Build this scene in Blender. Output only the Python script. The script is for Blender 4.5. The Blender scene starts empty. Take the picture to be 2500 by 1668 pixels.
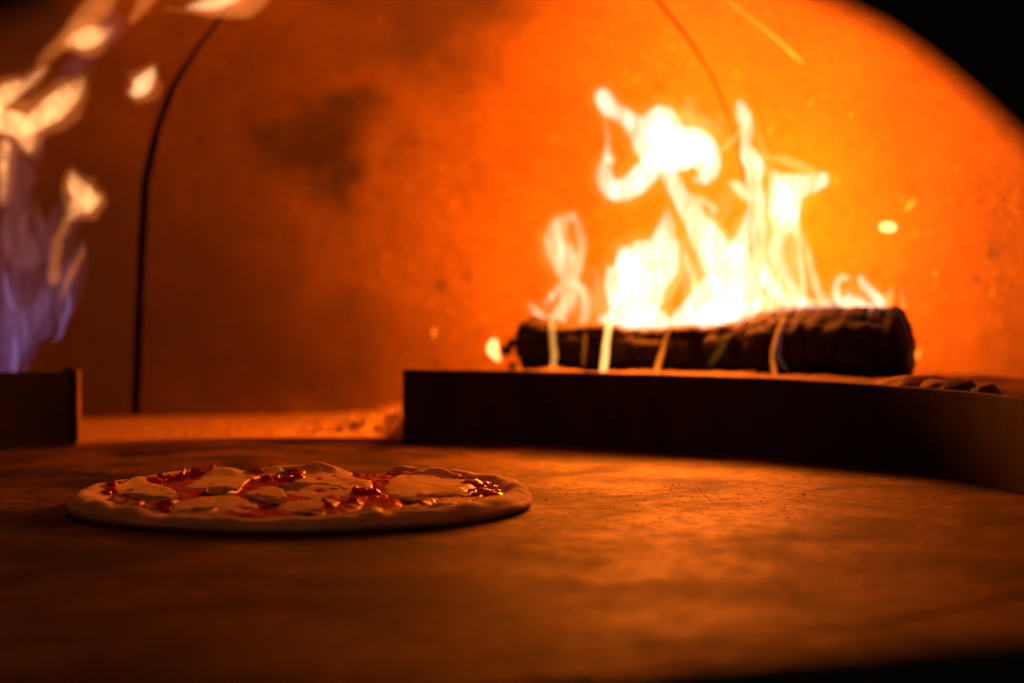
import bpy, bmesh, math, random
from mathutils import Vector, noise, Matrix

random.seed(7)
scene = bpy.context.scene
C = scene.collection

# ------------------------------------------------------------------ camera
CAM = Vector((0, 0, 0.16))
PITCH = math.radians(-1.815)
cam_d = bpy.data.cameras.new('camera')
cam_d.lens = 70; cam_d.sensor_width = 36
cam_d.clip_start = 0.02; cam_d.clip_end = 50
cam_d.dof.use_dof = True
cam_d.dof.focus_distance = 1.46
cam_d.dof.aperture_fstop = 3.6
cam = bpy.data.objects.new('camera', cam_d); C.objects.link(cam)
cam.location = CAM; cam.rotation_euler = (math.pi/2 + PITCH, 0, 0)
scene.camera = cam

# ------------------------------------------------------------------ world: a dim kitchen outside the oven mouth
w = bpy.data.worlds.new('World'); scene.world = w; w.use_nodes = True
w.node_tree.nodes['Background'].inputs[0].default_value = (1.0, 0.72, 0.28, 1)
w.node_tree.nodes['Background'].inputs[1].default_value = 0.045

vs = scene.view_settings
vs.view_transform = 'Standard'; vs.look = 'None'; vs.exposure = 0; vs.gamma = 1
vs.use_curve_mapping = False
cy = scene.cycles
cy.use_denoising = True
cy.use_adaptive_sampling = True; cy.adaptive_threshold = 0.03
cy.max_bounces = 6; cy.diffuse_bounces = 4; cy.glossy_bounces = 2
cy.volume_bounces = 0; cy.volume_max_steps = 512
cy.sample_clamp_indirect = 0.4
cy.caustics_reflective = False; cy.caustics_refractive = False

# the fire's lamps (they burn inside the flames built further down)
FIRE_COL = (1.0, 0.165, 0.001)
def lamp(name, loc, power, radius, col=FIRE_COL):
    d = bpy.data.lights.new(name, 'POINT'); d.energy = power; d.color = col; d.shadow_soft_size = radius
    o = bpy.data.objects.new(name, d); C.objects.link(o); o.location = loc
    return o
LP = 3.4
lamp('fire_light', (0.150, 2.025, 0.170), 1.35*LP, 0.035)
lamp('fire_light', (0.215, 2.000, 0.190), 1.35*LP, 0.035)
lamp('fire_light', (0.165, 2.020, 0.260), 1.6*LP, 0.040)
lamp('fire_light', (0.245, 1.985, 0.245), 1.1*LP, 0.030)
lamp('fire_light', (0.070, 2.060, 0.175), 1.7*LP, 0.025)
lamp('gas_light', (-0.50, 2.02, 0.30), 0.028*LP, 0.04, (1.0, 0.24, 0.03))

# ------------------------------------------------------------------ helpers
FPX = 2500*70/36
def ray(px, py):
    u = (px-1250)/FPX; v = -(py-834)/FPX
    return Vector((u, math.cos(PITCH)-v*math.sin(PITCH), math.sin(PITCH)+v*math.cos(PITCH)))
def at_y(px, py, y):
    d = ray(px, py); return CAM + d*(y/d.y)
def at_z(px, py, z):
    d = ray(px, py); return CAM + d*((z-CAM.z)/d.z)

def link(name, me, mat=None, parent=None, smooth=True):
    if mat is not None:
        me.materials.clear(); me.materials.append(mat)
    if smooth:
        me.polygons.foreach_set('use_smooth', [True]*len(me.polygons))
    o = bpy.data.objects.new(name, me); C.objects.link(o)
    if parent is not None:
        o.parent = parent
        o.matrix_parent_inverse = Matrix.Identity(4)
        o.location = -parent.location if parent.location.length else (0, 0, 0)
    return o
def mesh(name, verts, faces):
    me = bpy.data.meshes.new(name); me.from_pydata([tuple(v) for v in verts], [], faces); me.update()
    return me
def from_bm(name, bm):
    me = bpy.data.meshes.new(name); bm.to_mesh(me); bm.free(); return me
def tag(o, label=None, cat=None, group=None, kind=None):
    if label: o['label'] = label
    if cat: o['category'] = cat
    if group: o['group'] = group
    if kind: o['kind'] = kind
    return o
def empty(name, loc):
    o = bpy.data.objects.new(name, None); C.objects.link(o); o.location = loc
    o.empty_display_size = 0.02
    return o
def N(p, s=1.0, off=0.0):
    return noise.noise(Vector((p[0]*s+off, p[1]*s+off*1.7, p[2]*s-off)))
def FBM(p, s=1.0, off=0.0, oct=4):
    return noise.fractal(Vector((p[0]*s+off, p[1]*s+off*1.7, p[2]*s-off)), 1.0, 2.0, oct)
def smooth01(a, b, x):
    t = max(0.0, min(1.0, (x-a)/(b-a))); return t*t*(3-2*t)
def interp(tab, x):
    if x <= tab[0][0]: return tab[0][1]
    for (a, va), (b, vb) in zip(tab, tab[1:]):
        if x <= b: return va+(vb-va)*(x-a)/(b-a)
    return tab[-1][1]
def catmull(pts, n=4, closed=False):
    P = [Vector(p) for p in pts]; out = []
    m = len(P); rng = range(m) if closed else range(m-1)
    for i in rng:
        if closed: a, b, c, d = P[i-1], P[i], P[(i+1) % m], P[(i+2) % m]
        else: a, b, c, d = P[max(i-1, 0)], P[i], P[i+1], P[min(i+2, m-1)]
        for k in range(n):
            t = k/n
            out.append(0.5*((2*b)+(c-a)*t+(2*a-5*b+4*c-d)*t*t+(3*b-a-3*c+d)*t**3))
    if not closed: out.append(P[-1])
    return out

# ------------------------------------------------------------------ materials
class NT:
    def __init__(s, name):
        s.m = bpy.data.materials.new(name); s.m.use_nodes = True
        s.t = s.m.node_tree; s.n = s.t.nodes; s.n.clear()
        s.out = s.n.new('ShaderNodeOutputMaterial')
    def node(s, typ, ins=None, **kw):
        nd = s.n.new(typ)
        for k, v in kw.items(): setattr(nd, k, v)
        for k, v in (ins or {}).items():
            sock = nd.inputs[k]
            if isinstance(v, bpy.types.NodeSocket): s.t.links.new(v, sock)
            else: sock.default_value = v
        return nd
    def coord(s): return s.node('ShaderNodeTexCoord').outputs['Object']
    def geo(s): return s.node('ShaderNodeNewGeometry').outputs['Position']
    def noise(s, vec, scale, detail=4, rough=0.55, dist=0.0):
        return s.node('ShaderNodeTexNoise', {'Vector': vec, 'Scale': scale, 'Detail': detail, 'Roughness': rough, 'Distortion': dist}).outputs['Fac']
    def ramp(s, fac, stops):
        r = s.node('ShaderNodeValToRGB', {'Fac': fac}); e = r.color_ramp.elements
        while len(e) > 1: e.remove(e[-1])
        for i, (p, c) in enumerate(stops):
            el = e[0] if i == 0 else e.new(p)
            el.position = p
            c = (c, c, c) if isinstance(c, (int, float)) else c
            el.color = (*c, 1)
        return r.outputs['Color']
    def mapping(s, vec, scale=(1, 1, 1), loc=(0, 0, 0), rot=(0, 0, 0)):
        return s.node('ShaderNodeMapping', {'Vector': vec, 'Scale': scale, 'Location': loc, 'Rotation': rot}).outputs[0]
    def mix(s, fac, a, b, mode='MIX'):
        nd = s.node('ShaderNodeMix', data_type='RGBA', blend_type=mode)
        for sock, v in ((nd.inputs[0], fac), (nd.inputs[6], a), (nd.inputs[7], b)):
            if isinstance(v, bpy.types.NodeSocket): s.t.links.new(v, sock)
            else: sock.default_value = (*v, 1) if isinstance(v, tuple) else v
        return nd.outputs[2]
    def math(s, op, a, b=0.0, c=0.0, clamp=False):
        nd = s.node('ShaderNodeMath', {0: a, 1: b, 2: c}, operation=op); nd.use_clamp = clamp
        return nd.outputs[0]
    def bump(s, h, strength, dist):
        return s.node('ShaderNodeBump', {'Height': h, 'Strength': strength, 'Distance': dist}).outputs[0]
    def principled(s, col, rough=0.8, normal=None, spec=0.4, **kw):
        p = s.node('ShaderNodeBsdfPrincipled')
        ins = {'Base Color': col, 'Roughness': rough, 'Specular IOR Level': spec}
        ins.update(kw)
        if normal is not None: ins['Normal'] = normal
        for k, v in ins.items():
            sock = p.inputs[k]
            if isinstance(v, bpy.types.NodeSocket): s.t.links.new(v, sock)
            elif isinstance(v, tuple) and len(v) == 3 and sock.type == 'RGBA': sock.default_value = (*v, 1)
            else: sock.default_value = v
        s.t.links.new(p.outputs[0], s.out.inputs['Surface'])
        return s.m

# layout of the oven
DC = Vector((-0.189, 1.37, 0)); DR = 0.576          # turning stone disc
DOME_R = 0.90; SPRING = 0.25; RISE = 0.37           # dome profile
FH = 0.071                                          # height of the curved fire guard
def dome_rho(z):
    if z <= SPRING: return DOME_R
    return DOME_R*math.sqrt(max(0.0, 1-((z-SPRING)/RISE)**2))
def dome_hit(px, py):
    d = ray(px, py); t = 1.2
    while t < 3.0:
        p = CAM+d*t
        if math.hypot(p.x-DC.x, p.y-DC.y) > dome_rho(p.z) and p.y > DC.y-0.3: return p
        t += 0.002
    return p
def azim(p): return math.atan2(p.x-DC.x, p.y-DC.y)

def mat_dome():
    t = NT('dome_refractory'); v = t.geo()
    big = t.noise(v, 5.0, 5, 0.6); fine = t.noise(v, 60, 6, 0.65); mid = t.noise(v, 18, 5, 0.6, 0.4)
    col = t.mix(t.ramp(big, [(0.35, 0.0), (0.7, 1.0)]), (0.155, 0.076, 0.006), (0.235, 0.122, 0.010))
    col = t.mix(t.ramp(fine, [(0.3, 0.35), (0.55, 0.0)]), col, (0.06, 0.028, 0.004))
    fleck = t.noise(v, 110, 3, 0.6); patch = t.noise(v, 14, 3, 0.5)
    col = t.mix(t.math('MULTIPLY', t.ramp(fleck, [(0.62, 0.0), (0.68, 0.75)]), t.ramp(patch, [(0.5, 0.0), (0.62, 1.0)])), col, (0.05, 0.025, 0.01))
    col = t.mix(t.math('MULTIPLY', t.ramp(fleck, [(0.33, 0.6), (0.38, 0.0)]), t.ramp(patch, [(0.45, 0.0), (0.6, 1.0)])), col, (0.42, 0.25, 0.04))
    # soot clouds on the lining; broad left ones paint in the firelight's falloff
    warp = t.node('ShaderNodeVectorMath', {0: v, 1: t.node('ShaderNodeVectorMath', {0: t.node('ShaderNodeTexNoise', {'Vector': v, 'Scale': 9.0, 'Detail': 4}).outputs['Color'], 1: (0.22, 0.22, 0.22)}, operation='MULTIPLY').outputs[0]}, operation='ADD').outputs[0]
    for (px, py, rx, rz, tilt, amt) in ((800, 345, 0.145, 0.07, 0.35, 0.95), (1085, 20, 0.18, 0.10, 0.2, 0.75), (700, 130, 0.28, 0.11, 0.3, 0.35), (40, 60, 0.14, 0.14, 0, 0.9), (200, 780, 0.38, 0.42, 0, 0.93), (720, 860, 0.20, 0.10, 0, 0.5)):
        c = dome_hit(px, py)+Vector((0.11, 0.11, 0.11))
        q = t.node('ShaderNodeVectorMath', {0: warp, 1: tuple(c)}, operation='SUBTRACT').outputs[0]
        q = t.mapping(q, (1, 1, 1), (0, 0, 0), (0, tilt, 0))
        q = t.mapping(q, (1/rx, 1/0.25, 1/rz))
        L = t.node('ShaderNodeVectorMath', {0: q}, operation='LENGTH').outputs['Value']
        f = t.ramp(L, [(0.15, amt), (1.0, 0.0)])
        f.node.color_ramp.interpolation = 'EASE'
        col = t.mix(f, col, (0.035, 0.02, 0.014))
    ww = t.node('ShaderNodeVectorMath', {0: v, 1: t.node('ShaderNodeVectorMath', {0: t.node('ShaderNodeTexNoise', {'Vector': v, 'Scale': 70.0}).outputs['Color'], 1: (0.014, 0.014, 0.014)}, operation='MULTIPLY').outputs[0]}, operation='ADD').outputs[0]
    for (px, py, r) in ((486, 347, 0.006), (1080, 700, 0.012), (1140, 675, 0.010), (2425, 620, 0.009), (2030, 90, 0.006), (2390, 680, 0.007), (280, 705, 0.004), (300, 790, 0.004), (1062, 880, 0.006)):
        c = dome_hit(px, py)
        L = t.node('ShaderNodeVectorMath', {0: ww, 1: tuple(c+Vector((0.007, 0.007, 0.007)))}, operation='DISTANCE').outputs['Value']
        col = t.mix(t.ramp(t.math('DIVIDE', L, r), [(0.3, 0.75), (1.0, 0.0)]), col, (0.05, 0.03, 0.02))
    h = t.math('ADD', t.math('MULTIPLY', mid, 0.7), t.math('MULTIPLY', fine, 0.4))
    return t.principled(col, 0.72, t.bump(h, 0.55, 0.006), 0.35)
def mat_stone():
    t = NT('disc_stone'); v = t.coord()
    blot = t.noise(v, 9.0, 3, 0.5, 0.6); mid = t.noise(v, 62, 5, 0.62); fine = t.noise(v, 260, 5, 0.7)
    streak = t.noise(t.mapping(v, (10, 40, 10), (0.3, 0.1, 0), (0, 0, 0.12)), 1.0, 4, 0.55, 0.3)
    col = t.mix(t.ramp(blot, [(0.41, 0.0), (0.58, 1.0)]), (0.016, 0.009, 0.002), (0.20, 0.112, 0.018))
    col = t.mix(t.ramp(mid, [(0.34, 0.7), (0.56, 0.0)]), col, (0.018, 0.011, 0.006))
    col = t.mix(t.ramp(streak, [(0.52, 0.0), (0.72, 0.5)]), col, (0.17, 0.10, 0.018))
    col = t.mix(t.ramp(fine, [(0.28, 0.6), (0.42, 0.0)]), col, (0.07, 0.045, 0.03))
    grain = t.noise(v, 150, 4, 0.65)
    col = t.mix(t.ramp(grain, [(0.36, 0.75), (0.52, 0.0)]), col, (0.012, 0.007, 0.003))
    for (px, py, rx, ry) in ((2170, 1470, 0.022, 0.02), (1950, 1500, 0.03, 0.016), (1500, 1440, 0.07, 0.02)):
        c = at_z(px, py, 0)-DC
        q = t.node('ShaderNodeVectorMath', {0: v, 1: tuple(c)}, operation='SUBTRACT').outputs[0]
        q = t.mapping(q, (1/rx, 1/ry, 0))
        L = t.math('ADD', t.node('ShaderNodeVectorMath', {0: q}, operation='LENGTH').outputs['Value'], t.math('MULTIPLY_ADD', mid, 1.2, -0.6))
        col = t.mix(t.ramp(L, [(0.5, 0.7), (1.0, 0.0)]), col, (0.04, 0.03, 0.025))
    pore = t.noise(v, 95, 4, 0.6)
    h = t.math('ADD', t.math('MULTIPLY', mid, 0.06), t.math('ADD', t.math('MULTIPLY', fine, 0.35), t.math('MULTIPLY', pore, 0.5)))
    rough = t.ramp(t.math('ADD', t.math('MULTIPLY', blot, 0.5), t.math('MULTIPLY', mid, 0.5)), [(0.35, 0.80), (0.65, 0.56)])
    return t.principled(col, rough, t.bump(h, 0.8, 0.0022), 0.13, **{'Specular Tint': (1.0, 0.72, 0.35, 1)})
def mat_floor():
    t = NT('hearth_floor'); v = t.geo()
    a = t.noise(v, 25, 5, 0.6); f = t.noise(v, 220, 4, 0.7)
    col = t.mix(a, (0.46, 0.27, 0.06), (0.60, 0.38, 0.10))
    return t.principled(col, 0.85, t.bump(f, 0.6, 0.003), 0.2)
def mat_ash(name='ash', c0=(0.42, 0.27, 0.09), c1=(0.70, 0.48, 0.18)):
    t = NT(name); v = t.geo()
    a = t.noise(v, 40, 6, 0.65); f = t.noise(v, 300, 4, 0.7)
    col = t.mix(t.ramp(a, [(0.35, 0.0), (0.65, 1.0)]), c0, c1)
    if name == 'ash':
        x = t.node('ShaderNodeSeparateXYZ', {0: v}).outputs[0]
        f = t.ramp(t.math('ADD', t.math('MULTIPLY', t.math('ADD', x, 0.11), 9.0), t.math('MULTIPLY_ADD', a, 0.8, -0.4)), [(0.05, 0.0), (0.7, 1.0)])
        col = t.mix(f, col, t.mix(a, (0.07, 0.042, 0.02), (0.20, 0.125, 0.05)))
    return t.principled(col, 0.95, t.bump(t.math('ADD', a, f), 0.8, 0.004), 0.1)
def mat_steel(name='shaded_sooty_steel', base=(0.065, 0.045, 0.030)):
    t = NT(name); v = t.geo()
    a = t.noise(t.mapping(v, (30, 30, 9)), 1.0, 5, 0.6); f = t.noise(v, 150, 4, 0.6)
    col = t.mix(t.ramp(a, [(0.35, 0.0), (0.7, 1.0)]), tuple(x*0.55 for x in base), tuple(x*1.5 for x in base))
    if name == 'shaded_sooty_steel':      # shade painted in where the guard swings round to the right
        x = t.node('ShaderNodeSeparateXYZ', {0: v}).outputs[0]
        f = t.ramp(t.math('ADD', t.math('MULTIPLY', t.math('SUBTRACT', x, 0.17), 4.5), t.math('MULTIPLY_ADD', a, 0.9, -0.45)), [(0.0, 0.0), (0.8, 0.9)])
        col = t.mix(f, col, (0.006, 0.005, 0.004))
    rough = t.ramp(a, [(0.3, 0.65), (0.7, 0.85)])
    return t.principled(col, rough, t.bump(t.math('ADD', a, t.math('MULTIPLY', f, 0.4)), 0.3, 0.002), 0.12)
def mat_black():
    t = NT('sooted_mouth'); v = t.geo()
    a = t.noise(v, 40, 5, 0.6)
    return t.principled(t.mix(a, (0.02, 0.018, 0.016), (0.045, 0.04, 0.035)), 0.95, t.bump(a, 0.5, 0.004), 0.1)
def mat_joint():
    t = NT('dark_joint'); v = t.geo()
    return t.principled(t.mix(t.noise(v, 80), (0.012, 0.009, 0.007), (0.03, 0.022, 0.016)), 0.95, None, 0.05)
def mat_char(name='charred_bark', c=((0.003, 0.0025, 0.0025), (0.017, 0.010, 0.007))):
    t = NT(name); v = t.coord()
    a = t.noise(t.mapping(v, (25, 90, 90)), 1.0, 6, 0.65); f = t.noise(v, 180, 4, 0.6)
    col = t.mix(t.ramp(a, [(0.4, 0.0), (0.68, 1.0)]), c[0], c[1])
    return t.principled(col, 0.8, t.bump(t.math('ADD', a, t.math('MULTIPLY', f, 0.5)), 0.9, 0.004), 0.3)
def mat_ember(name, col, strength):
    t = NT(name); v = t.geo()
    a = t.noise(v, 120, 4, 0.6)
    f = t.ramp(a, [(0.42, 0.0), (0.6, 1.0)])
    return t.principled((0.04, 0.025, 0.02), 0.9, t.bump(a, 0.8, 0.003), 0.2, **{'Emission Color': col, 'Emission Strength': t.math('MULTIPLY', f, strength)})
def mat_flame(name, col, strength, stretch=(70, 70, 22), lo=0.35, step=0.5, zramp=None):
    t = NT(name); v = t.geo()
    if lo is None:      # even, thin gas
        e = t.node('ShaderNodeEmission', {'Color': (*col, 1), 'Strength': strength*0.9})
        t.t.links.new(e.outputs[0], t.out.inputs['Volume'])
        return t.m
    n1 = t.noise(t.mapping(v, stretch), 1.0, 2, 0.5, 1.2)
    f = t.math('MULTIPLY', t.ramp(n1, [(0.34, lo), (0.66, 1.45)]), strength)
    if zramp:
        z = t.node('ShaderNodeSeparateXYZ', {0: v}).outputs[2]
        z0, z1, stops, gains = zramp
        fz = t.math('DIVIDE', t.math('SUBTRACT', z, z0), z1-z0, clamp=True)
        col = t.ramp(fz, stops)
        f = t.math('MULTIPLY', f, t.ramp(fz, gains))
    e = t.node('ShaderNodeEmission', {'Color': col if isinstance(col, bpy.types.NodeSocket) else (*col, 1), 'Strength': f})
    t.t.links.new(e.outputs[0], t.out.inputs['Volume'])
    t.m.cycles.volume_step_rate = step
    return t.m
def mat_dough():
    t = NT('raw_dough'); v = t.coord()
    a = t.noise(v, 45, 5, 0.6); f = t.noise(v, 420, 4, 0.75); fl = t.noise(v, 160, 5, 0.7)
    col = t.mix(a, (0.70, 0.51, 0.30), (0.83, 0.66, 0.43))
    col = t.mix(t.ramp(fl, [(0.52, 0.0), (0.66, 0.8)]), col, (0.86, 0.80, 0.70))
    h = t.math('ADD', t.math('MULTIPLY', a, 0.6), t.math('MULTIPLY', f, 0.5))
    return t.principled(col, 0.8, t.bump(h, 0.55, 0.0016), 0.25, **{'Sheen Weight': 0.5, 'Subsurface Weight': 0.06, 'Subsurface Radius': (0.004, 0.003, 0.002)})
def mat_sauce():
    t = NT('tomato_sauce'); v = t.coord()
    a = t.noise(v, 90, 5, 0.6); f = t.noise(v, 340, 3, 0.6)
    col = t.mix(t.ramp(a, [(0.35, 0.0), (0.65, 1.0)]), (0.46, 0.007, 0.002), (0.82, 0.018, 0.004))
    return t.principled(col, 0.14, t.bump(t.math('ADD', a, t.math('MULTIPLY', f, 0.6)), 0.7, 0.003), 0.5, **{'Coat Weight': 0.3, 'Coat Roughness': 0.1})
def mat_cheese():
    t = NT('mozzarella'); v = t.coord()
    a = t.noise(t.mapping(v, (60, 130, 60)), 1.0, 4, 0.55); f = t.noise(v, 300, 3, 0.6)
    col = t.mix(a, (0.74, 0.64, 0.46), (0.86, 0.79, 0.64))
    return t.principled(col, 0.36, t.bump(t.math('ADD', a, t.math('MULTIPLY', f, 0.25)), 0.6, 0.002), 0.4, **{'Subsurface Weight': 0.1, 'Subsurface Radius': (0.004, 0.003, 0.002)})
def mat_basil():
    t = NT('basil'); v = t.coord()
    a = t.noise(v, 120, 4, 0.6)
    return t.principled(t.mix(a, (0.012, 0.035, 0.010), (0.03, 0.075, 0.02)), 0.45, t.bump(a, 0.5, 0.001), 0.4)

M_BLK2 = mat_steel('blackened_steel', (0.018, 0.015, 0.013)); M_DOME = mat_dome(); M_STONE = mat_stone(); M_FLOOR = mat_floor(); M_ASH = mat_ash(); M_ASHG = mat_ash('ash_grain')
M_STEEL = mat_steel(); M_BLACK = mat_black(); M_JOINT = mat_joint(); M_CHAR = mat_char()

# ------------------------------------------------------------------ hearth floor round the disc
def ring_mesh(name, r0, r1, z, nseg=160, zlow=-0.03, a0=0.0, a1=2*math.pi):
    vs, fs = [], []
    for i in range(nseg+1):
        a = a0+(a1-a0)*i/nseg; s, c = math.sin(a), math.cos(a)
        for (r, zz) in ((r0, zlow), (r0, z-0.0008), (r0+0.0008, z), (r1, z), (r1, zlow)):
            vs.append((DC.x+r*s, DC.y+r*c, zz))
    for i in range(nseg):
        for k in range(4):
            b = i*5+k; fs.append((b, b+1, b+6, b+5))
    return mesh(name, vs, fs)
floor = link('hearth_floor', ring_mesh('hearth_floor', DR+0.0035, DOME_R+0.05, 0.0045, a0=-1.75, a1=1.75), M_FLOOR, smooth=False)
front = link('hearth_apron', ring_mesh('hearth_apron', DR+0.0003, DOME_R+0.05, -0.0003, a0=1.75, a1=2*math.pi-1.75), M_STONE, smooth=False)
tag(front, 'dark stone apron between the turning disc and the oven mouth', 'floor', kind='structure')
tag(floor, 'ash-dusted ring of hearth floor around the turning stone disc', 'floor', kind='structure')

# ------------------------------------------------------------------ turning stone disc
def disc_mesh():
    vs, fs = [], []; n = 160
    prof = [(0.0, 0.0), (0.2, 0.0), (DR-0.003, 0.0), (DR-0.0008, -0.0009), (DR, -0.003), (DR, -0.03), (0.0, -0.03)]
    for i in range(n):
        a = 2*math.pi*i/n
        for r, z in prof[1:-1]: vs.append((r*math.sin(a), r*math.cos(a), z))
    k = len(prof)-2
    vs.append((0, 0, 0)); vs.append((0, 0, -0.03)); ct, cb = len(vs)-2, len(vs)-1
    for i in range(n):
        j = (i+1) % n
        fs.append((ct, i*k, j*k))
        for q in range(k-1): fs.append((i*k+q, i*k+q+1, j*k+q+1, j*k+q))
        fs.append((i*k+k-1, cb, j*k+k-1))
    return mesh('stone_disc', vs, fs)
disc = link('stone_disc', disc_mesh(), M_STONE, smooth=False)
disc.location = DC
tag(disc, 'flat round turning stone disc the pizza bakes on, speckled and stained', 'baking stone')

# ------------------------------------------------------------------ dome of cast segments with open joints
seamL = [(330, 1027), (337, 807), (346, 610), (354, 449), (383, 315), (422, 210), (485, 112), (526, 60), (548, 30), (585, -30)]
seamR = [(1840, 900), (1832, 600), (1815, 420), (1789, 304), (1770, 262), (1737, 183), (1690, 108), (1648, 51), (1606, 0), (1570, -45)]
def seam_table(px):
    tab = []
    for p in px:
        h = dome_hit(*p); tab.append((h.z, azim(h)))
    tab.sort(); return tab
TL, TR = seam_table(seamL), seam_table(seamR)
ZT = [0.0, 0.04, 0.08, 0.12, 0.16, 0.20, 0.235, 0.25, 0.265, 0.28, 0.295, 0.31, 0.325, 0.34, 0.355, 0.37, 0.385, 0.40, 0.415, 0.43, 0.445, 0.46, 0.475, 0.49, 0.51, 0.53, 0.55, 0.57, 0.585, 0.60, 0.61, 0.617]
halfL = [(0.0, 0.0046), (0.15, 0.0043), (0.25, 0.0048), (0.36, 0.0040), (0.44, 0.0022), (0.62, 0.002)]
halfR = [(0.0, 0.0008), (0.33, 0.0010), (0.38, 0.0014), (0.43, 0.0021), (0.62, 0.002)]
A_END = 2.45                                         # the dome ends left and right of the mouth
def bound(i, z, side):
    r = max(dome_rho(z), 0.03)
    if i == 0: return -A_END
    if i == 3: return A_END
    tab, half = (TL, halfL) if i == 1 else (TR, halfR)
    a = interp(tab, z)
    jit = (0.0009*N((z*45, i*3.1, side*2.3), 1.0)+0.0006*N((z*190, i*5.1, side*1.7), 1.0))*(1 if i == 1 else 0.35)
    return a+side*(interp(half, z)+jit)/r
dome = empty('oven_dome', (DC.x, DC.y, 0))
tag(dome, 'glowing orange domed oven lining cast in segments with dark joints', 'oven dome')
for i in range(3):
    nu = [110, 120, 150][i]
    zs = []
    for a, b in zip(ZT, ZT[1:]):
        zs += [a+(b-a)*k/3 for k in range(3)]
    zs.append(ZT[-1])
    vs, fs = [], []; nz = len(zs)
    for layer, th in ((0, 0.0), (1, 0.035)):
        for z in zs:
            a0, a1 = bound(i, z, +1), bound(i+1, z, -1)
            r = dome_rho(z)
            for k in range(nu+1):
                f = k/nu
                f = f if i != 1 else f
                a = a0+(a1-a0)*f
                p = Vector((DC.x+r*math.sin(a), DC.y+r*math.cos(a), z))
                wob = 0.0035*FBM(p, 6.0, 3.0, 3) if layer == 0 else 0
                # rounded, slightly worn edges at the joints
                e = min(abs(a-a0)*r if i > 0 else 9, abs(a1-a)*r if i < 2 else 9)
                rr = r+th+wob
                p = Vector((DC.x+rr*math.sin(a), DC.y+rr*math.cos(a), z+(th if z > SPRING else 0)*0.6))
                vs.append(p)
    L = nz*(nu+1)
    def idx(l, j, k): return l*L+j*(nu+1)+k
    for j in range(nz-1):
        for k in range(nu):
            fs.append((idx(0, j, k), idx(0, j, k+1), idx(0, j+1, k+1), idx(0, j+1, k)))
            fs.append((idx(1, j, k), idx(1, j+1, k), idx(1, j+1, k+1), idx(1, j, k+1)))
        fs.append((idx(0, j, 0), idx(0, j+1, 0), idx(1, j+1, 0), idx(1, j, 0)))
        fs.append((idx(0, j, nu), idx(1, j, nu), idx(1, j+1, nu), idx(0, j+1, nu)))
    me = mesh('dome_segment', vs, fs)
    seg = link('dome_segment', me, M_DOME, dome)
    me.materials.append(M_JOINT)               # grime packed in the joint faces
    per = 2*nu+2
    for j in range(nz-1):
        for q in (per-2, per-1): me.polygons[j*per+q].material_index = 1
    for e in me.edges:
        if all(v < L and v % (nu+1) in (0, nu) for v in e.vertices): e.use_edge_sharp = True
# dark insulation behind the joints
vs, fs = [], []; nu = 90
for z in ZT:
    r = dome_rho(z)+0.037
    for k in range(nu+1):
        a = -A_END+2*A_END*k/nu
        vs.append((DC.x+r*math.sin(a), DC.y+r*math.cos(a), z+(0.023 if z > SPRING else 0)))
for j in range(len(ZT)-1):
    for k in range(nu):
        b = j*(nu+1)+k; fs.append((b, b+1, b+nu+2, b+nu+1))
link('insulation_shell', mesh('insulation_shell', vs, fs), M_JOINT, dome)
# pale ridge added on the dome to stand for a bright spark streak
rp = [dome_hit(px, py) for px, py in ((1760, -20), (1800, 18), (1850, 55), (1900, 95), (1935, 128), (1972, 164))]
rr_ = [0.0006, 0.0012, 0.0013, 0.002, 0.0024, 0.0005]
def tube_into(bm, pts, radii, seg=8, flat=1.0, axis=None):
    """closed tube with rounded ends; flat scales the radius along +Y"""
    rings = []
    n = len(pts)
    for i in range(n):
        p = Vector(pts[i]); r = radii[i]
        d = (Vector(pts[min(i+1, n-1)])-Vector(pts[max(i-1, 0)])).normalized()
        ref = Vector((0, 1, 0)) if abs(d.y) < 0.9 else Vector((1, 0, 0))
        s = d.cross(ref).normalized(); q = s.cross(d).normalized()
        rings.append([bm.verts.new(p+s*(r*math.cos(2*math.pi*k/seg))+q*(r*flat*math.sin(2*math.pi*k/seg))) for k in range(seg)])
    for a, b in zip(rings, rings[1:]):
        for k in range(seg):
            bm.faces.new((a[k], a[(k+1) % seg], b[(k+1) % seg], b[k]))
    for ring, end, nxt in ((rings[0], pts[0], pts[1]), (rings[-1], pts[-1], pts[-2])):
        d = (Vector(end)-Vector(nxt)).normalized()
        r = radii[0] if ring is rings[0] else radii[-1]
        mid = [bm.verts.new(Vector(end)+(v.co-Vector(end))*0.7+d*r*0.7) for v in ring]
        tip = bm.verts.new(Vector(end)+d*r)
        for k in range(seg):
            f1 = (ring[k], ring[(k+1) % seg], mid[(k+1) % seg], mid[k])
            f2 = (mid[k], mid[(k+1) % seg], tip)
            bm.faces.new(f1); bm.faces.new(f2)
bm = bmesh.new()
tube_into(bm, catmull(rp, 4), [interp([(i, r) for i, r in enumerate(rr_)], k/4) for k in range(len(rp)*4-3)], 8)
bmesh.ops.recalc_face_normals(bm, faces=bm.faces)
link('streak_ridge', from_bm('streak_ridge', bm), mat_ash('pale_streak', (0.6, 0.46, 0.32), (0.7, 0.58, 0.42)), dome)

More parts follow.
